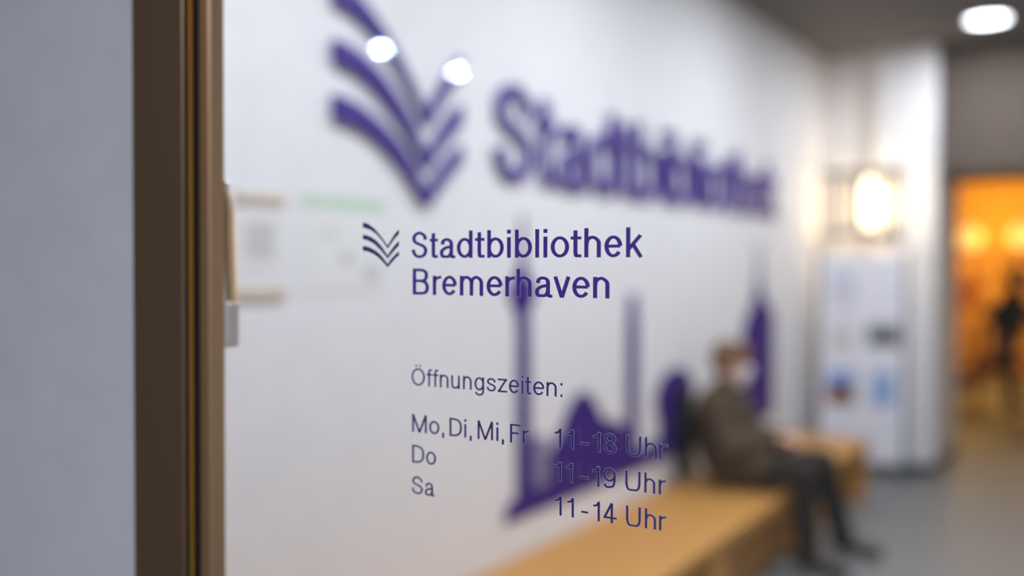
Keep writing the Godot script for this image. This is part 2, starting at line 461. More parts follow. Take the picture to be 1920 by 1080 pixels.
# ---------------------------------------------------------------- bodies: smooth union of tapered capsules, meshed as surface nets
func field_mesh(bones: Array, cell: float, k: float) -> ArrayMesh:
	var lo := Vector3(1e9, 1e9, 1e9)
	var hi := -lo
	for q in bones:
		var rr: float = maxf(q[2], q[3]) + 3 * cell
		for e in [q[0], q[1]]:
			lo = lo.min(e - Vector3(rr, rr, rr))
			hi = hi.max(e + Vector3(rr, rr, rr))
	var nx := int((hi.x - lo.x) / cell) + 2
	var ny := int((hi.y - lo.y) / cell) + 2
	var nz := int((hi.z - lo.z) / cell) + 2
	var f := PackedFloat32Array()
	f.resize(nx * ny * nz)
	f.fill(10.0)
	for q in bones:
		var a: Vector3 = q[0]
		var b: Vector3 = q[1]
		var ra: float = q[2]
		var rb: float = q[3]
		var reach := maxf(ra, rb) + k + 2 * cell
		var ab := b - a
		var l2 := maxf(ab.length_squared(), 1e-9)
		var p0 := ((a.min(b) - Vector3(reach, reach, reach) - lo) / cell).floor()
		var p1 := ((a.max(b) + Vector3(reach, reach, reach) - lo) / cell).ceil()
		for z in range(maxi(0, int(p0.z)), mini(nz, int(p1.z) + 1)):
			for y in range(maxi(0, int(p0.y)), mini(ny, int(p1.y) + 1)):
				var row := (z * ny + y) * nx
				for x in range(maxi(0, int(p0.x)), mini(nx, int(p1.x) + 1)):
					var p := lo + Vector3(x, y, z) * cell
					var t := clampf((p - a).dot(ab) / l2, 0.0, 1.0)
					var d := (p - a - ab * t).length() - lerpf(ra, rb, t)
					var o := f[row + x]
					var h := maxf(k - absf(o - d), 0.0)
					f[row + x] = minf(o, d) - h * h / (4.0 * k)
	var verts := PackedVector3Array()
	var norms := PackedVector3Array()
	var idx := PackedInt32Array()
	var at := {}
	var off := [0, 1, nx, nx + 1, nx * ny, nx * ny + 1, nx * ny + nx, nx * ny + nx + 1]
	var edges := [[0, 1], [2, 3], [4, 5], [6, 7], [0, 2], [1, 3], [4, 6], [5, 7], [0, 4], [1, 5], [2, 6], [3, 7]]
	for z in nz - 1:
		for y in ny - 1:
			for x in nx - 1:
				var i := (z * ny + y) * nx + x
				if absf(f[i]) > 2.0 * cell:
					continue
				var v := []
				var neg := 0
				for c in 8:
					v.append(f[i + off[c]])
					if v[c] < 0.0:
						neg += 1
				if neg == 0 or neg == 8:
					continue
				var s := Vector3.ZERO
				var n := 0
				for e in edges:
					var d0: float = v[e[0]]
					var d1: float = v[e[1]]
					if (d0 < 0.0) != (d1 < 0.0):
						var t := d0 / (d0 - d1)
						var c0 := Vector3(e[0] & 1, (e[0] >> 1) & 1, e[0] >> 2)
						var c1 := Vector3(e[1] & 1, (e[1] >> 1) & 1, e[1] >> 2)
						s += c0.lerp(c1, t)
						n += 1
				at[i] = verts.size()
				verts.append(lo + (Vector3(x, y, z) + s / n) * cell)
				norms.append(Vector3(v[1] + v[3] + v[5] + v[7] - v[0] - v[2] - v[4] - v[6], v[2] + v[3] + v[6] + v[7] - v[0] - v[1] - v[4] - v[5], v[4] + v[5] + v[6] + v[7] - v[0] - v[1] - v[2] - v[3]).normalized())
	var steps := [[1, nx, nx * ny], [nx, nx * ny, 1], [nx * ny, 1, nx]]
	for i in at:
		for s in steps:
			var d0 := f[i]
			var d1 := f[i + s[0]]
			if (d0 < 0.0) == (d1 < 0.0):
				continue
			var a = at.get(i)
			var b = at.get(i - s[1])
			var c = at.get(i - s[1] - s[2])
			var d = at.get(i - s[2])
			if b == null or c == null or d == null:
				continue
			idx.append_array(PackedInt32Array([a, b, c, a, c, d]) if d0 >= 0.0 else PackedInt32Array([a, c, b, a, d, c]))
	var arr := []
	arr.resize(Mesh.ARRAY_MAX)
	arr[Mesh.ARRAY_VERTEX] = verts
	arr[Mesh.ARRAY_NORMAL] = norms
	arr[Mesh.ARRAY_INDEX] = idx
	var mesh := ArrayMesh.new()
	mesh.add_surface_from_arrays(Mesh.PRIMITIVE_TRIANGLES, arr)
	return mesh

func merged(meshes: Array) -> ArrayMesh:
	var st := new_st()
	for m in meshes:
		st.append_from(m, 0, Transform3D())
	return st.commit()

func hand_bones(wrist: Vector3, along: Vector3, palm_side: Vector3, thumb_side: Vector3, curl: float) -> Array:
	# a palm and five fingers: along = towards the fingertips, palm_side = where the palm looks
	var out := []
	var root := wrist + along * 0.085
	out.append([wrist, wrist + along * 0.03, 0.024, 0.027])
	for j in 4:
		var s := thumb_side * (0.030 - 0.020 * j)
		out.append([wrist + along * 0.02 + s * 0.6, root + s, 0.015, 0.011])
		var reach: float = [0.072, 0.080, 0.074, 0.058][j]
		var p := root + s
		var dir := along
		for seg in 3:
			dir = (dir * cos(curl) + palm_side * sin(curl)).normalized()
			var q: Vector3 = p + dir * reach * [0.45, 0.31, 0.24][seg]
			out.append([p, q, 0.0095 - 0.0009 * seg, 0.0088 - 0.0009 * seg])
			p = q
	var tb := wrist + along * 0.025 + thumb_side * 0.026
	var t1 := tb + (along * 0.6 + thumb_side * 0.6 + palm_side * 0.4).normalized() * 0.042
	var t2 := t1 + (along * 0.85 + thumb_side * 0.2 + palm_side * 0.5).normalized() * 0.03
	out.append([tb, t1, 0.014, 0.0115])
	out.append([t1, t2, 0.011, 0.009])
	return out

func head_bones(c: Vector3, fw: Vector3, up: Vector3) -> Array:
	# skull, face, jaw, nose, lips, brows and ears round the head's centre
	var side := fw.cross(up)
	var at := func(a: float, b: float, s: float) -> Vector3: return c + fw * a + up * b + side * s
	var out := []
	out.append([at.call(-0.025, 0.035, 0), at.call(0.02, 0.04, 0), 0.083, 0.078])
	out.append([at.call(0.03, -0.01, 0), at.call(0.045, -0.06, 0), 0.066, 0.048])
	out.append([at.call(0.05, -0.085, 0), at.call(0.066, -0.09, 0), 0.03, 0.02])
	out.append([at.call(0.095, 0.012, 0), at.call(0.118, -0.026, 0), 0.009, 0.013])
	out.append([at.call(0.088, -0.058, -0.018), at.call(0.088, -0.058, 0.018), 0.010, 0.010])
	for s in [-1.0, 1.0]:
		out.append([at.call(0.083, 0.024, s * 0.016), at.call(0.074, 0.026, s * 0.045), 0.012, 0.011])
		out.append([at.call(0.0, -0.02, s * 0.078), at.call(-0.006, 0.02, s * 0.084), 0.009, 0.014])
		out.append([at.call(0.079, 0.006, s * 0.032), at.call(0.079, 0.006, s * 0.032), 0.011, 0.011])
	return out

func make_person(called: String, label: String, at: Vector3, turn: float, J: Dictionary, coat: Material, legs: Material, fine: bool) -> Node3D:
	var root := thing(called, label, "person", at, turn)
	var cell := 0.013 if fine else 0.016
	var fw: Vector3 = J.look
	var up: Vector3 = J.head_up
	# the body, one continuous figure
	var body := []
	body.append([J.pelvis, J.waist, 0.12, 0.105])
	body.append([J.waist, J.chest, 0.105, 0.115])
	body.append([J.chest, J.neck, 0.10, 0.058])
	body.append([J.neck, J.head - up * 0.05, 0.056, 0.052])
	for s in 2:
		body.append([J.chest, J.shoulder[s], 0.075, 0.058])
		body.append([J.shoulder[s], J.elbow[s], 0.05, 0.04])
		body.append([J.elbow[s], J.wrist[s], 0.04, 0.026])
		body.append([J.pelvis, J.hip[s], 0.10, 0.085])
		body.append([J.hip[s], J.knee[s], 0.082, 0.056])
		body.append([J.knee[s], J.ankle[s], 0.054, 0.036])
		body.append([J.ankle[s], J.ankle[s].lerp(J.toe[s], 0.65), 0.03, 0.018])
	var head := field_mesh(head_bones(J.head, fw, up) + [[J.neck, J.head - up * 0.06, 0.056, 0.054]], 0.0045 if fine else 0.008, 0.018)
	var pieces := [field_mesh(body, cell, 0.035), head]
	for s in 2:
		pieces.append(field_mesh([[J.wrist[s] - J.palm[s][0] * 0.04, J.wrist[s], 0.028, 0.025]] + hand_bones(J.wrist[s], J.palm[s][0], J.palm[s][1], J.palm[s][2], J.curl), 0.0035 if fine else 0.006, 0.006))
	part("body", merged(pieces), M.skin, root)
	# clothes
	var c := []
	c.append([J.pelvis + up * 0.01, J.waist, 0.165, 0.148])
	c.append([J.waist, J.chest, 0.148, 0.15])
	c.append([J.chest, J.neck - up * 0.02, 0.135, 0.082])
	for s in 2:
		c.append([J.chest, J.shoulder[s], 0.105, 0.085])
		c.append([J.shoulder[s], J.elbow[s], 0.078, 0.066])
		c.append([J.elbow[s], J.wrist[s] - J.palm[s][0] * 0.01, 0.066, 0.044])
		c.append([J.pelvis, J.hip[s], 0.15, 0.125])
		c.append([J.hip[s], J.hip[s].lerp(J.knee[s], J.coat_length), 0.122, 0.112])
	part("coat", field_mesh(c, cell, 0.05), coat, root)
	var col := field_mesh([[J.neck - up * 0.03, J.neck + up * 0.015, 0.085, 0.072]], 0.009, 0.02)
	part("collar", col, coat, root)
	var t := []
	for s in 2:
		t.append([J.pelvis, J.hip[s], 0.12, 0.108])
		t.append([J.hip[s], J.knee[s], 0.105, 0.078])
		t.append([J.knee[s], J.ankle[s] + (J.knee[s] - J.ankle[s]).normalized() * 0.03, 0.077, 0.058])
	part("trousers", field_mesh(t, cell, 0.03), legs, root)
	for s in 2:
		var d: Vector3 = (J.toe[s] - J.ankle[s]).normalized()
		part("shoe", field_mesh([[J.ankle[s] - d * 0.03, J.ankle[s] + d * 0.02, 0.052, 0.05], [J.ankle[s] - d * 0.035 + Vector3(0, -0.035, 0), J.toe[s], 0.042, 0.036]], 0.008, 0.03), M.shoe, root)
	var side := fw.cross(up)
	var h := [[J.head - fw * 0.035 + up * 0.045, J.head + fw * 0.03 + up * 0.06, 0.089, 0.078], [J.head - fw * 0.05 - up * 0.01, J.head - fw * 0.045 + up * 0.04, 0.066, 0.08]]
	for s in [-1.0, 1.0]:
		h.append([J.head - fw * 0.02 + up * 0.03 + side * s * 0.03, J.head + fw * 0.015 + up * 0.035 + side * s * 0.04, 0.055, 0.045])
	part("hair", field_mesh(h, 0.006 if fine else 0.01, 0.02), M.hair, root)
	if J.has("mask"):
		var mk := [[J.head + fw * 0.078 - up * 0.02, J.head + fw * 0.07 - up * 0.075, 0.046, 0.038], [J.head + fw * 0.052 - up * 0.03 - side * 0.03, J.head + fw * 0.052 - up * 0.03 + side * 0.03, 0.025, 0.025]]
		var mask := part("face_mask", field_mesh(mk, 0.005, 0.02), M.mask, root)
		mask.set_meta("label", "white face mask")
	return root

# ---------------------------------------------------------------- printed pictures
func picture(w: int, h: int, paint: Callable) -> StandardMaterial3D:
	var im := Image.create(w, h, false, Image.FORMAT_RGB8)
	paint.call(im)
	var m := mat(Color.WHITE, 0.6)
	m.albedo_texture = ImageTexture.create_from_image(im)
	return m

func sheet_mesh(w: float, h: float, d: float) -> ArrayMesh:   # a sheet of paper, printed face towards +z
	var st := new_st()
	var c := [Vector3(-w / 2, -h / 2, d), Vector3(w / 2, -h / 2, d), Vector3(w / 2, h / 2, d), Vector3(-w / 2, h / 2, d)]
	var uv := [Vector2(0, 1), Vector2(1, 1), Vector2(1, 0), Vector2(0, 0)]
	for i in [0, 2, 1, 0, 3, 2]:
		st.set_normal(Vector3.BACK)
		st.set_uv(uv[i])
		st.add_vertex(c[i])
	var mesh := st.commit()
	var st2 := new_st()
	box(st2, Vector3(-w / 2, -h / 2, 0), Vector3(w / 2, h / 2, d * 0.98))
	st2.commit(mesh)
	return mesh

func pinned(called: String, label: String, at: Vector3, turn: float, w: float, h: float, print_mat: Material, group := "") -> Node3D:
	var o := MeshInstance3D.new()
	o.name = numbered(called)
	o.mesh = sheet_mesh(w, h, 0.003)
	add_child(o)
	o.set_surface_override_material(0, print_mat)
	o.set_surface_override_material(1, M.paper)
	o.position = at
	o.rotation.y = turn
	o.set_meta("label", label)
	o.set_meta("category", "poster")
	if group:
		o.set_meta("group", group)
	return o

# ---------------------------------------------------------------- lamps
func downlight(at: Vector3, label: String, energy: float, color: Color, r: float, face: float, group: String) -> void:
	var t := thing("ceiling_downlight", label, "ceiling light", at, 0.0, group)
	part("trim_ring", lathe([[r + 0.035, -0.002], [r + 0.035, -0.012], [r + 0.004, -0.016], [r, -0.006], [r, -0.002]], 32), M.steel, t)
	part("lamp_disc", lathe([[0.0, -0.008], [r, -0.008], [r, -0.004], [0, -0.004]], 32), glow(color, face), t)
	var l := AreaLight3D.new()
	l.name = "downlight_glow"
	l.area_size = Vector2(r * 1.7, r * 1.7)
	l.light_color = color
	l.light_energy = energy
	l.area_range = 20.0
	l.shadow_enabled = true
	t.add_child(l)
	l.position = Vector3(0, -0.02, 0)
	l.rotation.x = -PI / 2

func _ready() -> void:
	make_materials()
	set_camera()
	set_world()
	build_shell()
	build_door()
	build_signs()
	build_mural()
	build_benches()
	build_notices()
	build_sconce()
	build_far_room()
	build_people()

func set_camera() -> void:
	var cam := Camera3D.new()
	cam.name = "camera"
	add_child(cam)
	var ph := 0.0204
	var roll := 0.0025
	var yaw := -0.5489
	var f := Vector3(sin(yaw) * cos(ph), -sin(ph), -cos(yaw) * cos(ph))
	var rt := Vector3(cos(yaw), 0, sin(yaw))
	var u := rt.cross(f)
	var r2 := rt * cos(roll) + u * sin(roll)
	var u2 := u * cos(roll) - rt * sin(roll)
	cam.transform = Transform3D(Basis(r2, u2, -f), Vector3(0, EYE, 0))
	var at := CameraAttributesPhysical.new()
	at.frustum_focal_length = 12.0 / (540.0 / 1867.0)   # 24 mm high sensor
	at.frustum_focus_distance = 1.025
	at.exposure_aperture = 1.36
	at.frustum_near = 0.05
	at.frustum_far = 100.0
	cam.attributes = at
	cam.near = 0.05
	cam.far = 100.0
	cam.fov = rad_to_deg(2.0 * atan(540.0 / 1867.0))
	cam.current = true

func set_world() -> void:
	var we := WorldEnvironment.new()
	we.name = "world"
	var e := Environment.new()
	e.background_mode = Environment.BG_COLOR
	e.background_color = Color.BLACK
	e.tonemap_mode = Environment.TONE_MAPPER_LINEAR
	e.tonemap_exposure = 1.0
	e.sdfgi_enabled = true
	e.ssao_enabled = true
	e.ssil_enabled = true
	we.environment = e
	add_child(we)
	var cool := Color(0.95, 0.97, 1.0)
	# the corridor's row of downlights
	for z in [-1.9, -3.85, -5.8, -7.82]:
		downlight(Vector3(-0.83, CEIL, z), {-1.9: "round ceiling downlight just inside the glass door", -3.85: "round ceiling downlight over the near bench", -5.8: "round ceiling downlight over the seated person", -7.82: "bright round ceiling downlight in front of the amber room"}[z], 3.0 if z < -7.0 else 4.4, cool, 0.13, 14.0, "corridor downlights")
	# two small downlights of the lobby, mirrored in the door glass
	for z in [4.525, 5.606]:
		downlight(Vector3(-5.11, CEIL, z), "small lobby downlight mirrored in the glass over the wall emblem" if z < 5 else "small lobby downlight mirrored in the glass at the emblem's right tip", 1.2, Color(0.8, 0.88, 1.0), 0.045, 38.0, "lobby downlights")
	# unseen panel added overhead to light the grey wall and door letters
	var t := thing("added_panel_light", "square white panel light added unseen to brighten the lobby", "ceiling light", Vector3(0.4, CEIL, 1.9))
	part("panel_frame", box_mesh(Vector3(-0.66, -0.02, -0.66), Vector3(0.66, -0.001, 0.66), 0.004), M.steel, t)
	part("panel_diffuser", box_mesh(Vector3(-0.62, -0.026, -0.62), Vector3(0.62, -0.02, 0.62)), glow(Color(0.88, 0.93, 1.0), 6.0), t)
	var l := AreaLight3D.new()
	l.name = "added_panel_glow"
	l.area_size = Vector2(1.2, 1.2)
	l.light_color = Color(0.93, 0.95, 1.0)
	l.light_energy = 15.0
	l.area_range = 20.0
	l.shadow_enabled = true
	t.add_child(l)
	l.position = Vector3(0, -0.03, 0)
	l.rotation.x = -PI / 2

func build_shell() -> void:
	struct("floor", box_mesh(Vector3(-6.7, -0.12, -16.6), Vector3(2.8, 0, -0.92)), M.floor)
	struct("floor_lobby", box_mesh(Vector3(-6.7, -0.12, -0.92), Vector3(2.8, 0, 7.4)), M.mat_floor)
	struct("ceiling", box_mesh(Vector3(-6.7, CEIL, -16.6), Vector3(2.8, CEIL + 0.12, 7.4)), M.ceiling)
	struct("wall_left", box_mesh(Vector3(WALL_X - 0.12, 0, -8.62), Vector3(WALL_X, CEIL, -0.97)), M.wall_white)
	struct("wall_right", box_mesh(Vector3(2.6, 0, -16.6), Vector3(2.72, CEIL, 7.3)), M.wall_white)
	struct("wall_front", box_mesh(Vector3(-6.6, 0, -0.97), Vector3(-1.1135, CEIL, -0.87)), M.wall_grey)
	struct("wall_above_door", box_mesh(Vector3(-1.1135, 2.36, -0.97), Vector3(2.6, CEIL, -0.87)), M.wall_grey)
	struct("wall_lobby_left", box_mesh(Vector3(-6.7, 0, -0.87), Vector3(-6.6, CEIL, 7.3)), M.lobby)
	struct("wall_lobby_back", box_mesh(Vector3(-6.7, 0, 7.3), Vector3(2.72, CEIL, 7.4)), M.lobby)
	# end of the corridor: a recessed strip, the pillar and the header over the opening
	struct("wall_recess", box_mesh(Vector3(-3.3, 0, -9.8), Vector3(-1.733, CEIL, -8.62)), M.wall_white)
	struct("wall_pillar", box_mesh(Vector3(-1.733, 0, -9.8), Vector3(-1.259, CEIL, -8.5), 0.008), M.wall_white)
	struct("wall_header", box_mesh(Vector3(-1.259, 2.42, -9.8), Vector3(2.6, CEIL, -8.6)), M.header)
	struct("baseboard_pillar", box_mesh(Vector3(-1.733, 0, -8.514), Vector3(-1.245, 0.09, -8.5), 0.003), M.skirting)
	struct("baseboard_opening", box_mesh(Vector3(-1.259, 0, -9.8), Vector3(-1.245, 0.09, -8.514), 0.003), M.skirting)
	struct("baseboard_recess", box_mesh(Vector3(WALL_X, 0, -8.62), Vector3(-1.734, 0.09, -8.606), 0.003), M.skirting)
	# room behind the opening
	struct("wall_far", box_mesh(Vector3(-3.3, 0, -16.6), Vector3(2.6, CEIL, -16.48)), M.amber_wall)
	struct("wall_far_left", box_mesh(Vector3(-3.3, 0, -16.48), Vector3(-3.18, CEIL, -9.8)), M.amber_wall)

func build_door() -> void:
	# fixed frame
	var j := struct("trim_1", box_mesh(Vector3(-1.1135, 0, -0.912), Vector3(-1.0145, 2.36, -0.86), 0.002), M.bronze)
	part("seal", box_mesh(Vector3(-1.0145, 0, -0.905), Vector3(-1.0135, 2.36, -0.8615)), M.rubber, j)
	part("reflection_strip", box_mesh(Vector3(-1.0135, 0, -0.8735), Vector3(-1.0122, 2.36, -0.8675)), M.gold_reflection, j)  # added gold strip that paints an amber reflection into the gap
	# the glass leaf
	var d := Node3D.new()
	d.name = "door_1"
	add_child(d)
	d.set_meta("kind", "structure")
	var st := new_st()
	box(st, Vector3(-1.0125, 0.01, -0.909), Vector3(-0.991, 2.35, -0.882), 0.003)
	part("stile", st.commit(), M.bronze_light, d)
	part("stile", box_mesh(Vector3(0.03, 0.01, -0.93), Vector3(0.075, 2.35, -0.882), 0.004), M.bronze_light, d)
	part("rail", box_mesh(Vector3(-0.991, 0.01, -0.925), Vector3(0.03, 0.11, -0.885), 0.003), M.bronze_light, d)
	part("rail", box_mesh(Vector3(-0.991, 2.25, -0.925), Vector3(0.03, 2.35, -0.885), 0.003), M.bronze_light, d)
	part("glass_pane", box_mesh(Vector3(-0.992, 0.11, -0.908), Vector3(0.03, 2.25, -0.9)), M.glass, d)
	# handle on the inner face of the stile: a flat grip that swells towards its lower end
	var hs := new_st()
	var prev := []
	var n := 14
	for i in n + 1:
		var y := lerpf(1.76, 1.585, float(i) / n)
		var off := 0.0025 + 0.0095 * smoothstep(0.0, 0.25, float(i) / n) + 0.005 * float(i) / n
		var ring := []
		for k in 12:
			var a := TAU * k / 12
			ring.append(Vector3(-1.0 + 0.0085 * cos(a), y, -0.909 - off + 0.006 * sin(a)))
		if i > 0:
			for k in 12:
				var k2 := (k + 1) % 12
				quad(hs, prev[k], ring[k], ring[k2], prev[k2])
		prev = ring
	var hd := part("handle", hs.commit(), M.handle, d)
	part("handle_foot", box_mesh(Vector3(-1.0095, 1.545, -0.934), Vector3(-0.9915, 1.605, -0.909), 0.003), M.steel, hd)
	part("handle_foot", box_mesh(Vector3(-1.0095, 1.745, -0.918), Vector3(-0.9915, 1.762, -0.909), 0.003), M.steel, hd)
	# fixed glazing on the far side of the leaf
	struct("trim_2", box_mesh(Vector3(0.08, 0, -0.96), Vector3(0.17, 2.36, -0.87), 0.002), M.bronze)
	struct("window_1", box_mesh(Vector3(0.17, 0.06, -0.908), Vector3(2.6, 2.36, -0.9)), M.glass)
	struct("trim_3", box_mesh(Vector3(0.17, 0, -0.95), Vector3(2.6, 0.06, -0.88), 0.002), M.bronze)

func build_signs() -> void:
	# on the door glass
	var z := GLASS_Z + 0.0002
	var t := thing("door_lettering", "purple two-line library name in film letters on the door glass", "lettering", Vector3(-0.683, 1.6195, z))
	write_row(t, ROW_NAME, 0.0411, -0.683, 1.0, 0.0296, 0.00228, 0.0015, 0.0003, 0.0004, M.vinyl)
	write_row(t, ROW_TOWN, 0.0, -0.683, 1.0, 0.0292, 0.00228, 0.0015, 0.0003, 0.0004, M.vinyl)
	t = thing("opening_hours_lettering", "purple opening hours in thin film letters with shade in their colour, low on the door glass", "lettering", Vector3(-0.683, 1.3942, z))
	write_row(t, ROW_HEAD, 0.1228, -0.683, 1.0, 0.0196, 0.00112, 0.0009, 0.0003, 0.0004, M.vinyl_shaded)
	write_row(t, ROW_WEEK, 0.07, -0.683, 1.0, 0.02, 0.00125, 0.00095, 0.0003, 0.0004, M.vinyl_shaded)
	write_row(t, ROW_THU, 0.0352, -0.683, 1.0, 0.02, 0.00125, 0.00095, 0.0003, 0.0004, M.vinyl_shaded)
	write_row(t, ROW_SAT, 0.0, -0.683, 1.0, 0.02, 0.00125, 0.00095, 0.0003, 0.0004, M.vinyl_shaded)
	t = thing("door_emblem", "small open-book emblem of three folded strokes beside the name on the door glass", "emblem", Vector3(-0.754, 1.6606, z))
	book_strokes(t, 1.0, 0.0003, M.vinyl_shaded)
	# the same sign, large, on the wall
	var base := 2.3415 + (1.6606 - 1.685) * SIGN_SCALE
	t = thing("wall_emblem", "large purple open-book emblem raised on the white wall", "emblem", Vector3(WALL_X, base, -2.443), PI / 2)
	book_strokes(t, SIGN_SCALE, 0.03, M.acrylic)
	t = thing("wall_lettering", "row of large raised purple letters on the white wall above the skyline", "lettering", Vector3(WALL_X, base, -2.443 - 0.071 * SIGN_SCALE), PI / 2)
	write_row(t, ROW_NAME, 0.0, -0.683, SIGN_SCALE, 0.0296 * SIGN_SCALE, 0.00228 * SIGN_SCALE, 0.0016 * SIGN_SCALE, 0.03, 0.0, M.acrylic)

func build_mural() -> void:
	# city skyline of cut purple plates; u runs along the wall away from the door
	var t := thing("skyline_mural", "purple city skyline silhouette along the lower white wall behind the bench", "mural", Vector3(WALL_X + 0.001, 0.58, -3.5), PI / 2)
	var add := func(called: String, flat: Array):
		var p := PackedVector2Array()
		for q in v2(flat):
			p.append(q)
		var st := new_st()
		extrude(st, p, 0.006)
		part(called, st.commit(), M.mural, t)
	add.call("ground_band", [0, 0, 0.02, 0.075, 0.12, 0.10, 0.38, 0.10, 0.38, 0.0])
	add.call("radar_tower", [0.098, 0.10, 0.103, 0.80, 0.09, 0.88, 0.04, 0.93, 0.03, 0.99, 0.08, 1.03, 0.12, 1.10, 0.135, 1.30, 0.15, 1.30, 0.165, 1.10, 0.20, 1.03, 0.26, 0.99, 0.25, 0.93, 0.20, 0.88, 0.207, 0.80, 0.222, 0.10])
	var dome := [0.38, 0, 0.38, 0.24, 0.46, 0.30, 0.55, 0.41, 0.62, 0.465, 0.70, 0.485, 0.78, 0.465, 0.86, 0.40, 0.92, 0.33, 0.97, 0.31, 1.06, 0.30, 1.14, 0.27, 1.20, 0.25, 1.20, 0.0]
	add.call("domed_hall", dome)
	for u in [0.235, 0.285, 0.335]:
		add.call("ship_mast", [u, 0.09, u, 0.33, u + 0.022, 0.33, u + 0.022, 0.09])
	add.call("slim_tower", [1.20, 0, 1.20, 0.74, 1.21, 0.82, 1.22, 0.93, 1.32, 0.93, 1.33, 0.82, 1.34, 0.74, 1.34, 0.0])
	var globe := [1.34, 0.0, 1.34, 0.10, 1.62, 0.12]
	for i in 13:
		var a := PI * 1.2 - PI * 1.4 * i / 12.0
		globe.append_array([1.86 + 0.29 * cos(a), 0.33 + 0.17 * sin(a)])
	globe.append_array([2.3, 0.10, 2.3, 0.0])
	add.call("round_hall", globe)
	add.call("warehouse_row", [2.3, 0, 2.3, 0.22, 2.45, 0.28, 2.6, 0.22, 2.75, 0.28, 2.9, 0.22, 3.04, 0.22, 3.04, 0.0])
	add.call("sail_tower", [3.04, 0, 3.04, 0.64, 3.10, 0.72, 3.22, 0.80, 3.31, 0.92, 3.36, 1.05, 3.375, 1.24, 3.40, 1.24, 3.43, 1.0, 3.52, 0.86, 3.75, 0.74, 3.75, 0.0])

func build_benches() -> void:
	var make := func(z0: float, z1: float, label: String):
		var t := thing("wooden_bench", label, "bench", Vector3(WALL_X + 0.005, 0, z0), 0.0, "wooden benches along the wall")
		var len := z0 - z1
		for i in 4:
			part("plank", box_mesh(Vector3(0.161 * i, 0.365, -len), Vector3(0.161 * i + 0.158, 0.42, 0), 0.004), M.wood, t)
		part("front_panel", box_mesh(Vector3(0.53, 0.03, -len + 0.03), Vector3(0.555, 0.365, -0.03)), M.wood, t)
		var n := int(ceil(len / 1.6)) + 1
		for i in n:
			var z := -0.02 - (len - 0.22) * i / (n - 1)
			part("support_block", box_mesh(Vector3(0.02, 0, z - 0.18), Vector3(0.632, 0.365, z), 0.004), M.wood, t)
	make.call(-1.25, -5.96, "long light wood bench by the mural, near one, with a person sitting on it")
	make.call(-5.98, -7.46, "shorter light wood bench at the far end of the mural")

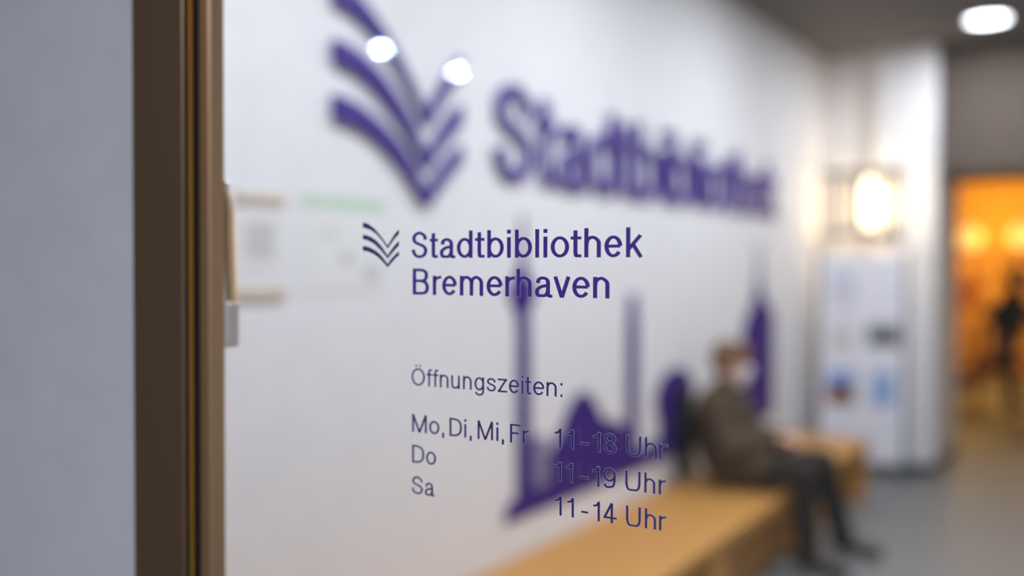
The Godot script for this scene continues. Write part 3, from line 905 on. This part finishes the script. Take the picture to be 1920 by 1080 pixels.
func build_notices() -> void:
	# on the white wall, seen beside the door handle
	var gm := picture(64, 96, func(im: Image):
		im.fill(Color8(226, 226, 226))
		im.fill_rect(Rect2i(12, 22, 40, 40), Color8(200, 199, 198))
		for y in range(68, 84, 4):
			im.fill_rect(Rect2i(12, y, 38, 1), Color8(205, 205, 205)))
	var t := thing("wall_notice", "grey printed notice held between two beige rails on the white wall", "notice", Vector3(WALL_X, 1.712, -2.13), PI / 2)
	var sh := part("sheet", sheet_mesh(0.19, 0.27, 0.003), null, t)
	sh.set_surface_override_material(0, gm)
	sh.set_surface_override_material(1, M.paper)
	part("rail", box_mesh(Vector3(-0.10, 0.125, 0), Vector3(0.10, 0.155, 0.012), 0.002), M.rail, t)
	part("rail", box_mesh(Vector3(-0.10, -0.16, 0), Vector3(0.10, -0.125, 0.012), 0.002), M.rail, t)
	var gp := picture(128, 96, func(im: Image):
		im.fill(Color8(229, 230, 230))
		im.fill_rect(Rect2i(0, 0, 128, 13), Color8(190, 212, 192))
		im.fill_rect(Rect2i(30, 32, 22, 12), Color8(212, 213, 213))
		im.fill_rect(Rect2i(58, 56, 16, 12), Color8(188, 188, 190))
		im.fill_rect(Rect2i(92, 70, 26, 16), Color8(200, 199, 201))
		for y in range(26, 90, 5):
			im.fill_rect(Rect2i(8, y, 16, 1), Color8(208, 208, 208)))
	pinned("wall_poster", "pale poster with a green header strip on the white wall under the emblem", Vector3(WALL_X, 1.725, -2.507), PI / 2, 0.42, 0.31, gp)
	# display board in front of the pillar
	var b := thing("display_board", "tall white free-standing display board with pictures below the wall lantern", "display board", Vector3(-1.76, 0, -8.2), 0.3)
	part("panel", box_mesh(Vector3(-0.32, 0.1, -0.015), Vector3(0.32, 1.76, 0.015), 0.004), M.board, b)
	part("post", box_mesh(Vector3(-0.345, 0.02, -0.02), Vector3(-0.32, 1.78, 0.02), 0.003), M.dark_metal, b)
	part("post", box_mesh(Vector3(0.32, 0.02, -0.02), Vector3(0.345, 1.78, 0.02), 0.003), M.dark_metal, b)
	part("foot", box_mesh(Vector3(-0.36, 0, -0.16), Vector3(-0.305, 0.03, 0.16), 0.004), M.dark_metal, b)
	part("foot", box_mesh(Vector3(0.305, 0, -0.16), Vector3(0.36, 0.03, 0.16), 0.004), M.dark_metal, b)
	var on := func(x: float, y: float) -> Vector3: return b.transform * Vector3(x, y, 0.0151)
	var grey := picture(48, 36, func(im: Image):
		im.fill(Color8(120, 122, 128))
		im.fill_rect(Rect2i(0, 0, 48, 10), Color8(170, 172, 180))
		im.fill_rect(Rect2i(8, 14, 14, 14), Color8(72, 72, 76))
		im.fill_rect(Rect2i(26, 12, 16, 18), Color8(92, 90, 92)))
	var house := picture(48, 64, func(im: Image):
		im.fill(Color8(120, 160, 226))
		im.fill_rect(Rect2i(0, 28, 48, 36), Color8(150, 84, 62))
		im.fill_rect(Rect2i(6, 34, 22, 24), Color8(128, 52, 44))
		im.fill_rect(Rect2i(34, 36, 14, 22), Color8(92, 120, 62)))
	var blue := picture(48, 64, func(im: Image):
		im.fill(Color8(190, 206, 236))
		im.fill_rect(Rect2i(6, 6, 36, 20), Color8(150, 182, 230))
		im.fill_rect(Rect2i(6, 30, 30, 26), Color8(126, 166, 220)))
	var pale := picture(48, 64, func(im: Image):
		im.fill(Color8(222, 222, 236))
		im.fill_rect(Rect2i(8, 10, 32, 18), Color8(206, 206, 226))
		for y in range(34, 60, 5):
			im.fill_rect(Rect2i(8, y, 30, 2), Color8(206, 204, 216)))
	var cream := picture(48, 64, func(im: Image):
		im.fill(Color8(226, 226, 232))
		im.fill_rect(Rect2i(10, 30, 28, 24), Color8(206, 204, 198)))
	pinned("display_picture", "dark grey photograph pinned on the right of the display board", on.call(0.17, 1.13), 0.3, 0.25, 0.19, grey)
	pinned("display_picture", "picture of a red-brown house under blue sky on the display board", on.call(-0.15, 0.70), 0.3, 0.22, 0.27, house)
	pinned("display_picture", "pale blue picture low on the right of the display board", on.call(0.17, 0.70), 0.3, 0.2, 0.29, blue)
	pinned("display_picture", "pale lilac sheet at the top of the display board", on.call(-0.14, 1.5), 0.3, 0.2, 0.28, pale)
	pinned("display_picture", "cream sheet on the left of the display board", on.call(-0.15, 1.12), 0.3, 0.2, 0.27, cream)

func build_sconce() -> void:
	var t := thing("wall_lantern", "lit box-shaped wall lantern with metal bars above the display board", "wall lamp", Vector3(-1.80, 2.17, -8.35))
	var w := 0.29
	var h := 0.25
	var d := 0.14
	part("back_plate", box_mesh(Vector3(-0.09, -0.22, -0.27), Vector3(0.066, 0.22, -0.235), 0.006), M.dark_metal, t)
	for y in [-h, h]:
		var st := new_st()
		box(st, Vector3(-w, y - 0.02, d - 0.02), Vector3(w, y + 0.02, d), 0.003)
		box(st, Vector3(-w, y - 0.014, -d), Vector3(w, y + 0.014, -d + 0.02), 0.003)
		box(st, Vector3(-w, y - 0.014, -d + 0.02), Vector3(-w + 0.02, y + 0.014, d - 0.02), 0.003)
		box(st, Vector3(w - 0.02, y - 0.014, -d + 0.02), Vector3(w, y + 0.014, d - 0.02), 0.003)
		box(st, Vector3(-0.02, y - 0.012, -0.24), Vector3(0.02, y + 0.012, -d), 0.003)
		part("frame", st.commit(), M.dark_metal, t)
	for i in 9:
		var x := lerpf(-w + 0.01, w - 0.01, i / 8.0)
		if absf(x - 0.06) < 0.06:
			continue
		for z in [d - 0.01, -d + 0.01]:
			var st := new_st()
			tube(st, Vector3(x, -h, z), Vector3(x, h, z), 0.009, 6)
			part("bar", st.commit(), M.dark_metal, t)
	var prof := []
	for i in 13:
		var a := -PI / 2 + PI * i / 12.0
		prof.append([0.047 * pow(maxf(cos(a), 0.0), 0.6), 0.21 * sin(a)])
	var bulb := part("bulb", lathe(prof, 24), glow(Color(1.0, 0.92, 0.76), 5.0), t, Vector3(0.06, 0, 0))
	bulb.set_meta("label", "glowing oval frosted bulb")
	var st := new_st()
	tube(st, Vector3(0.06, -h, 0), Vector3(0.06, -0.19, 0), 0.03, 12)
	box(st, Vector3(-w + 0.01, -h - 0.01, -0.01), Vector3(w - 0.01, -h + 0.004, 0.01))
	part("socket", st.commit(), M.dark_metal, t)
	var l := OmniLight3D.new()
	l.name = "lantern_glow"
	l.light_color = Color(1.0, 0.86, 0.66)
	l.light_energy = 0.36
	l.light_size = 0.07
	l.omni_range = 20.0
	l.omni_attenuation = 2.0
	l.shadow_enabled = true
	t.add_child(l)
	l.position = Vector3(0.06, 0, 0)

func build_far_room() -> void:
	var amber := Color(1.0, 0.81, 0.40)
	var spots := [Vector3(-1.80, 2.07, -15.0), Vector3(-1.12, 2.09, -15.0), Vector3(0.6, 2.09, -15.0)]
	var labels := ["glowing amber pendant lamp nearest the pillar in the far room", "glowing amber pendant lamp at the right edge, in the far room", "amber pendant lamp deep in the far room beyond the header"]
	for i in 3:
		var t := thing("pendant_lamp", labels[i], "pendant lamp", spots[i], 0.0, "amber pendant lamps")
		var prof := []
		for k in 11:
			var a := -PI / 2 + PI * k / 10.0
			prof.append([0.17 * cos(a) + 0.0001, 0.15 * sin(a)])
		prof[0][0] = 0.0
		prof[-1][0] = 0.0
		part("lamp_shade", lathe(prof, 24), glow(Color(1.0, 0.80, 0.45), 1.3), t)
		var st := new_st()
		tube(st, Vector3(0, 0.14, 0), Vector3(0, CEIL - spots[i].y, 0), 0.006, 6)
		part("cord", st.commit(), M.rubber, t)
		part("canopy", lathe([[0.0, CEIL - spots[i].y - 0.03], [0.05, CEIL - spots[i].y - 0.03], [0.05, CEIL - spots[i].y], [0.0, CEIL - spots[i].y]], 16), M.dark_metal, t)
		var l := OmniLight3D.new()
		l.name = "pendant_glow"
		l.light_color = amber
		l.light_energy = 1.7
		l.light_size = 0.15
		l.omni_range = 20.0
		l.omni_attenuation = 2.0
		l.shadow_enabled = true
		t.add_child(l)
	# bookcases along the far wall
	var rng := RandomNumberGenerator.new()
	rng.seed = 7
	var tones := []
	for c in [Color8(212, 150, 60), Color8(180, 112, 44), Color8(232, 190, 110), Color8(140, 92, 44), Color8(214, 166, 84), Color8(168, 78, 40)]:
		tones.append(mat(c, 0.7))
	for i in 4:
		var x := -2.75 + 0.95 * i
		var b := thing("bookcase", ["tall bookcase full of books, leftmost on the far amber wall", "tall bookcase full of books, seen left of the walking person", "tall bookcase full of books, seen behind the walking person", "tall bookcase full of books, rightmost on the far amber wall"][i], "bookcase", Vector3(x, 0, -16.47), 0.0, "bookcases on the far wall")
		part("side", box_mesh(Vector3(-0.45, 0, 0), Vector3(-0.42, 1.95, 0.3)), M.shelf, b)
		part("side", box_mesh(Vector3(0.42, 0, 0), Vector3(0.45, 1.95, 0.3)), M.shelf, b)
		part("back", box_mesh(Vector3(-0.42, 0.02, 0), Vector3(0.42, 1.95, 0.015)), M.shelf, b)
		for k in 6:
			var y := 0.06 + 0.37 * k
			part("shelf", box_mesh(Vector3(-0.42, y, 0.015), Vector3(0.42, y + 0.025, 0.29)), M.shelf, b)
			if k == 5:
				break
			var st := []
			for c in tones:
				st.append(new_st())
			var u := -0.41
			while u < 0.37:
				var w := rng.randf_range(0.02, 0.05)
				if rng.randf() < 0.88:
					box(st[rng.randi() % tones.size()], Vector3(u, y + 0.025, 0.05), Vector3(u + w - 0.002, y + 0.025 + rng.randf_range(0.2, 0.31), rng.randf_range(0.22, 0.27)))
				u += w
			var mesh := ArrayMesh.new()
			for c in tones.size():
				st[c].commit(mesh)
			var o := part("row_of_books", mesh, null, b)
			o.set_meta("kind", "stuff")
			var n := 0
			for c in tones.size():
				if n < mesh.get_surface_count():
					mesh.surface_set_material(n, tones[c])
					n += 1
	# a red-brown stool near the opening
	var s := thing("round_stool", "small red-brown upholstered stool on the floor of the far room", "stool", Vector3(-1.53, 0, -12.6))
	part("cushion", lathe([[0.0, 0.32], [0.19, 0.32], [0.215, 0.35], [0.215, 0.42], [0.19, 0.46], [0.0, 0.47]], 20), mat(Color8(150, 52, 30), 0.8), s)
	for k in 4:
		var a := PI / 4 + PI / 2 * k
		var st := new_st()
		tube(st, Vector3(0.14 * cos(a), 0.33, 0.14 * sin(a)), Vector3(0.18 * cos(a), 0.0, 0.18 * sin(a)), 0.015, 8)
		part("leg", st.commit(), M.wood, s)

func build_people() -> void:
	# facing +x; z is the person's right
	var J := {
		"pelvis": Vector3(-0.01, 0.605, 0), "waist": Vector3(-0.05, 0.71, 0), "chest": Vector3(-0.06, 0.835, 0), "neck": Vector3(-0.03, 0.965, 0), "head": Vector3(0.0, 1.10, 0.0),
		"look": Vector3(0.985, -0.17, 0.0).normalized(), "head_up": Vector3(0.17, 0.985, 0.0).normalized(),
		"shoulder": [Vector3(-0.05, 0.885, 0.175), Vector3(-0.05, 0.885, -0.175)], "elbow": [Vector3(0.08, 0.66, 0.235), Vector3(0.08, 0.66, -0.235)],
		"wrist": [Vector3(0.27, 0.715, 0.085), Vector3(0.27, 0.705, -0.085)],
		"palm": [[Vector3(0.8, -0.15, -0.58).normalized(), Vector3(-0.2, -0.95, 0.0).normalized(), Vector3(0.5, 0.15, 0.8).normalized() * -1.0], [Vector3(0.8, -0.15, 0.58).normalized(), Vector3(-0.2, -0.95, 0.0).normalized(), Vector3(0.5, 0.15, -0.8).normalized() * -1.0]],
		"curl": 0.45, "hip": [Vector3(0.02, 0.562, 0.09), Vector3(0.02, 0.562, -0.09)], "knee": [Vector3(0.45, 0.545, 0.13), Vector3(0.46, 0.545, -0.21)],
		"ankle": [Vector3(0.47, 0.095, 0.10), Vector3(0.55, 0.095, -0.36)], "toe": [Vector3(0.66, 0.04, 0.12), Vector3(0.73, 0.04, -0.38)], "coat_length": 0.45, "mask": true,
	}
	make_person("person", "seated person in grey-brown coat with white face mask, on the near bench", Vector3(-1.893, 0, -5.5), 0.0, J, M.coat, M.trousers, true)
	# backpack squeezed between back and wall
	var bp := thing("backpack", "black backpack standing upright on the bench behind the seated person's back", "backpack", Vector3(-2.138, 0.422, -5.42))
	part("pack", field_mesh([[Vector3(0, 0.07, -0.09), Vector3(0, 0.07, 0.09), 0.024, 0.024], [Vector3(0, 0.30, -0.10), Vector3(0, 0.30, 0.10), 0.025, 0.025], [Vector3(0.0, 0.50, -0.06), Vector3(0.0, 0.50, 0.06), 0.023, 0.023], [Vector3(0, 0.07, 0.06), Vector3(0, 0.50, 0.05), 0.024, 0.024], [Vector3(0, 0.07, -0.06), Vector3(0, 0.50, -0.05), 0.024, 0.024]], 0.012, 0.04), M.black_cloth, bp)
	var st := new_st()
	for i in 8:
		var a := PI * i / 8.0
		var b := PI * (i + 1) / 8.0
		tube(st, Vector3(0.0, 0.54 + 0.035 * sin(a), 0.035 * cos(a)), Vector3(0.0, 0.54 + 0.035 * sin(b), 0.035 * cos(b)), 0.007, 6)
	part("grab_loop", st.commit(), M.black_cloth, bp)
	# walker in the far room
	var K := {
		"pelvis": Vector3(0, 0.90, 0), "waist": Vector3(0.02, 1.03, 0), "chest": Vector3(0.05, 1.22, 0), "neck": Vector3(0.08, 1.40, 0), "head": Vector3(0.11, 1.545, 0.0),
		"look": Vector3(0.99, -0.1, 0.0).normalized(), "head_up": Vector3(0.1, 0.99, 0.0).normalized(),
		"shoulder": [Vector3(0.05, 1.33, 0.18), Vector3(0.05, 1.33, -0.18)], "elbow": [Vector3(-0.14, 1.11, 0.25), Vector3(0.20, 1.10, -0.25)], "wrist": [Vector3(-0.08, 0.88, 0.24), Vector3(0.38, 1.02, -0.2)],
		"palm": [[Vector3(0.3, -0.95, 0.0).normalized(), Vector3(0.3, 0.1, -0.95).normalized(), Vector3(0.95, 0.3, 0.0).normalized()], [Vector3(0.9, -0.4, 0.1).normalized(), Vector3(0.0, -0.2, 0.95).normalized(), Vector3(0.4, 0.9, 0.1).normalized()]],
		"curl": 0.35, "hip": [Vector3(0.0, 0.88, 0.09), Vector3(0.0, 0.88, -0.09)], "knee": [Vector3(0.02, 0.47, 0.10), Vector3(-0.12, 0.50, -0.10)],
		"ankle": [Vector3(0.06, 0.095, 0.10), Vector3(-0.50, 0.36, -0.10)], "toe": [Vector3(0.22, 0.04, 0.11), Vector3(-0.52, 0.19, -0.10)], "coat_length": 0.3,
	}
	make_person("person", "distant walking person in dark clothes silhouetted in the amber room", Vector3(-1.13, 0, -13.1), 0.0, K, M.dark_cloth, M.dark_cloth, false)
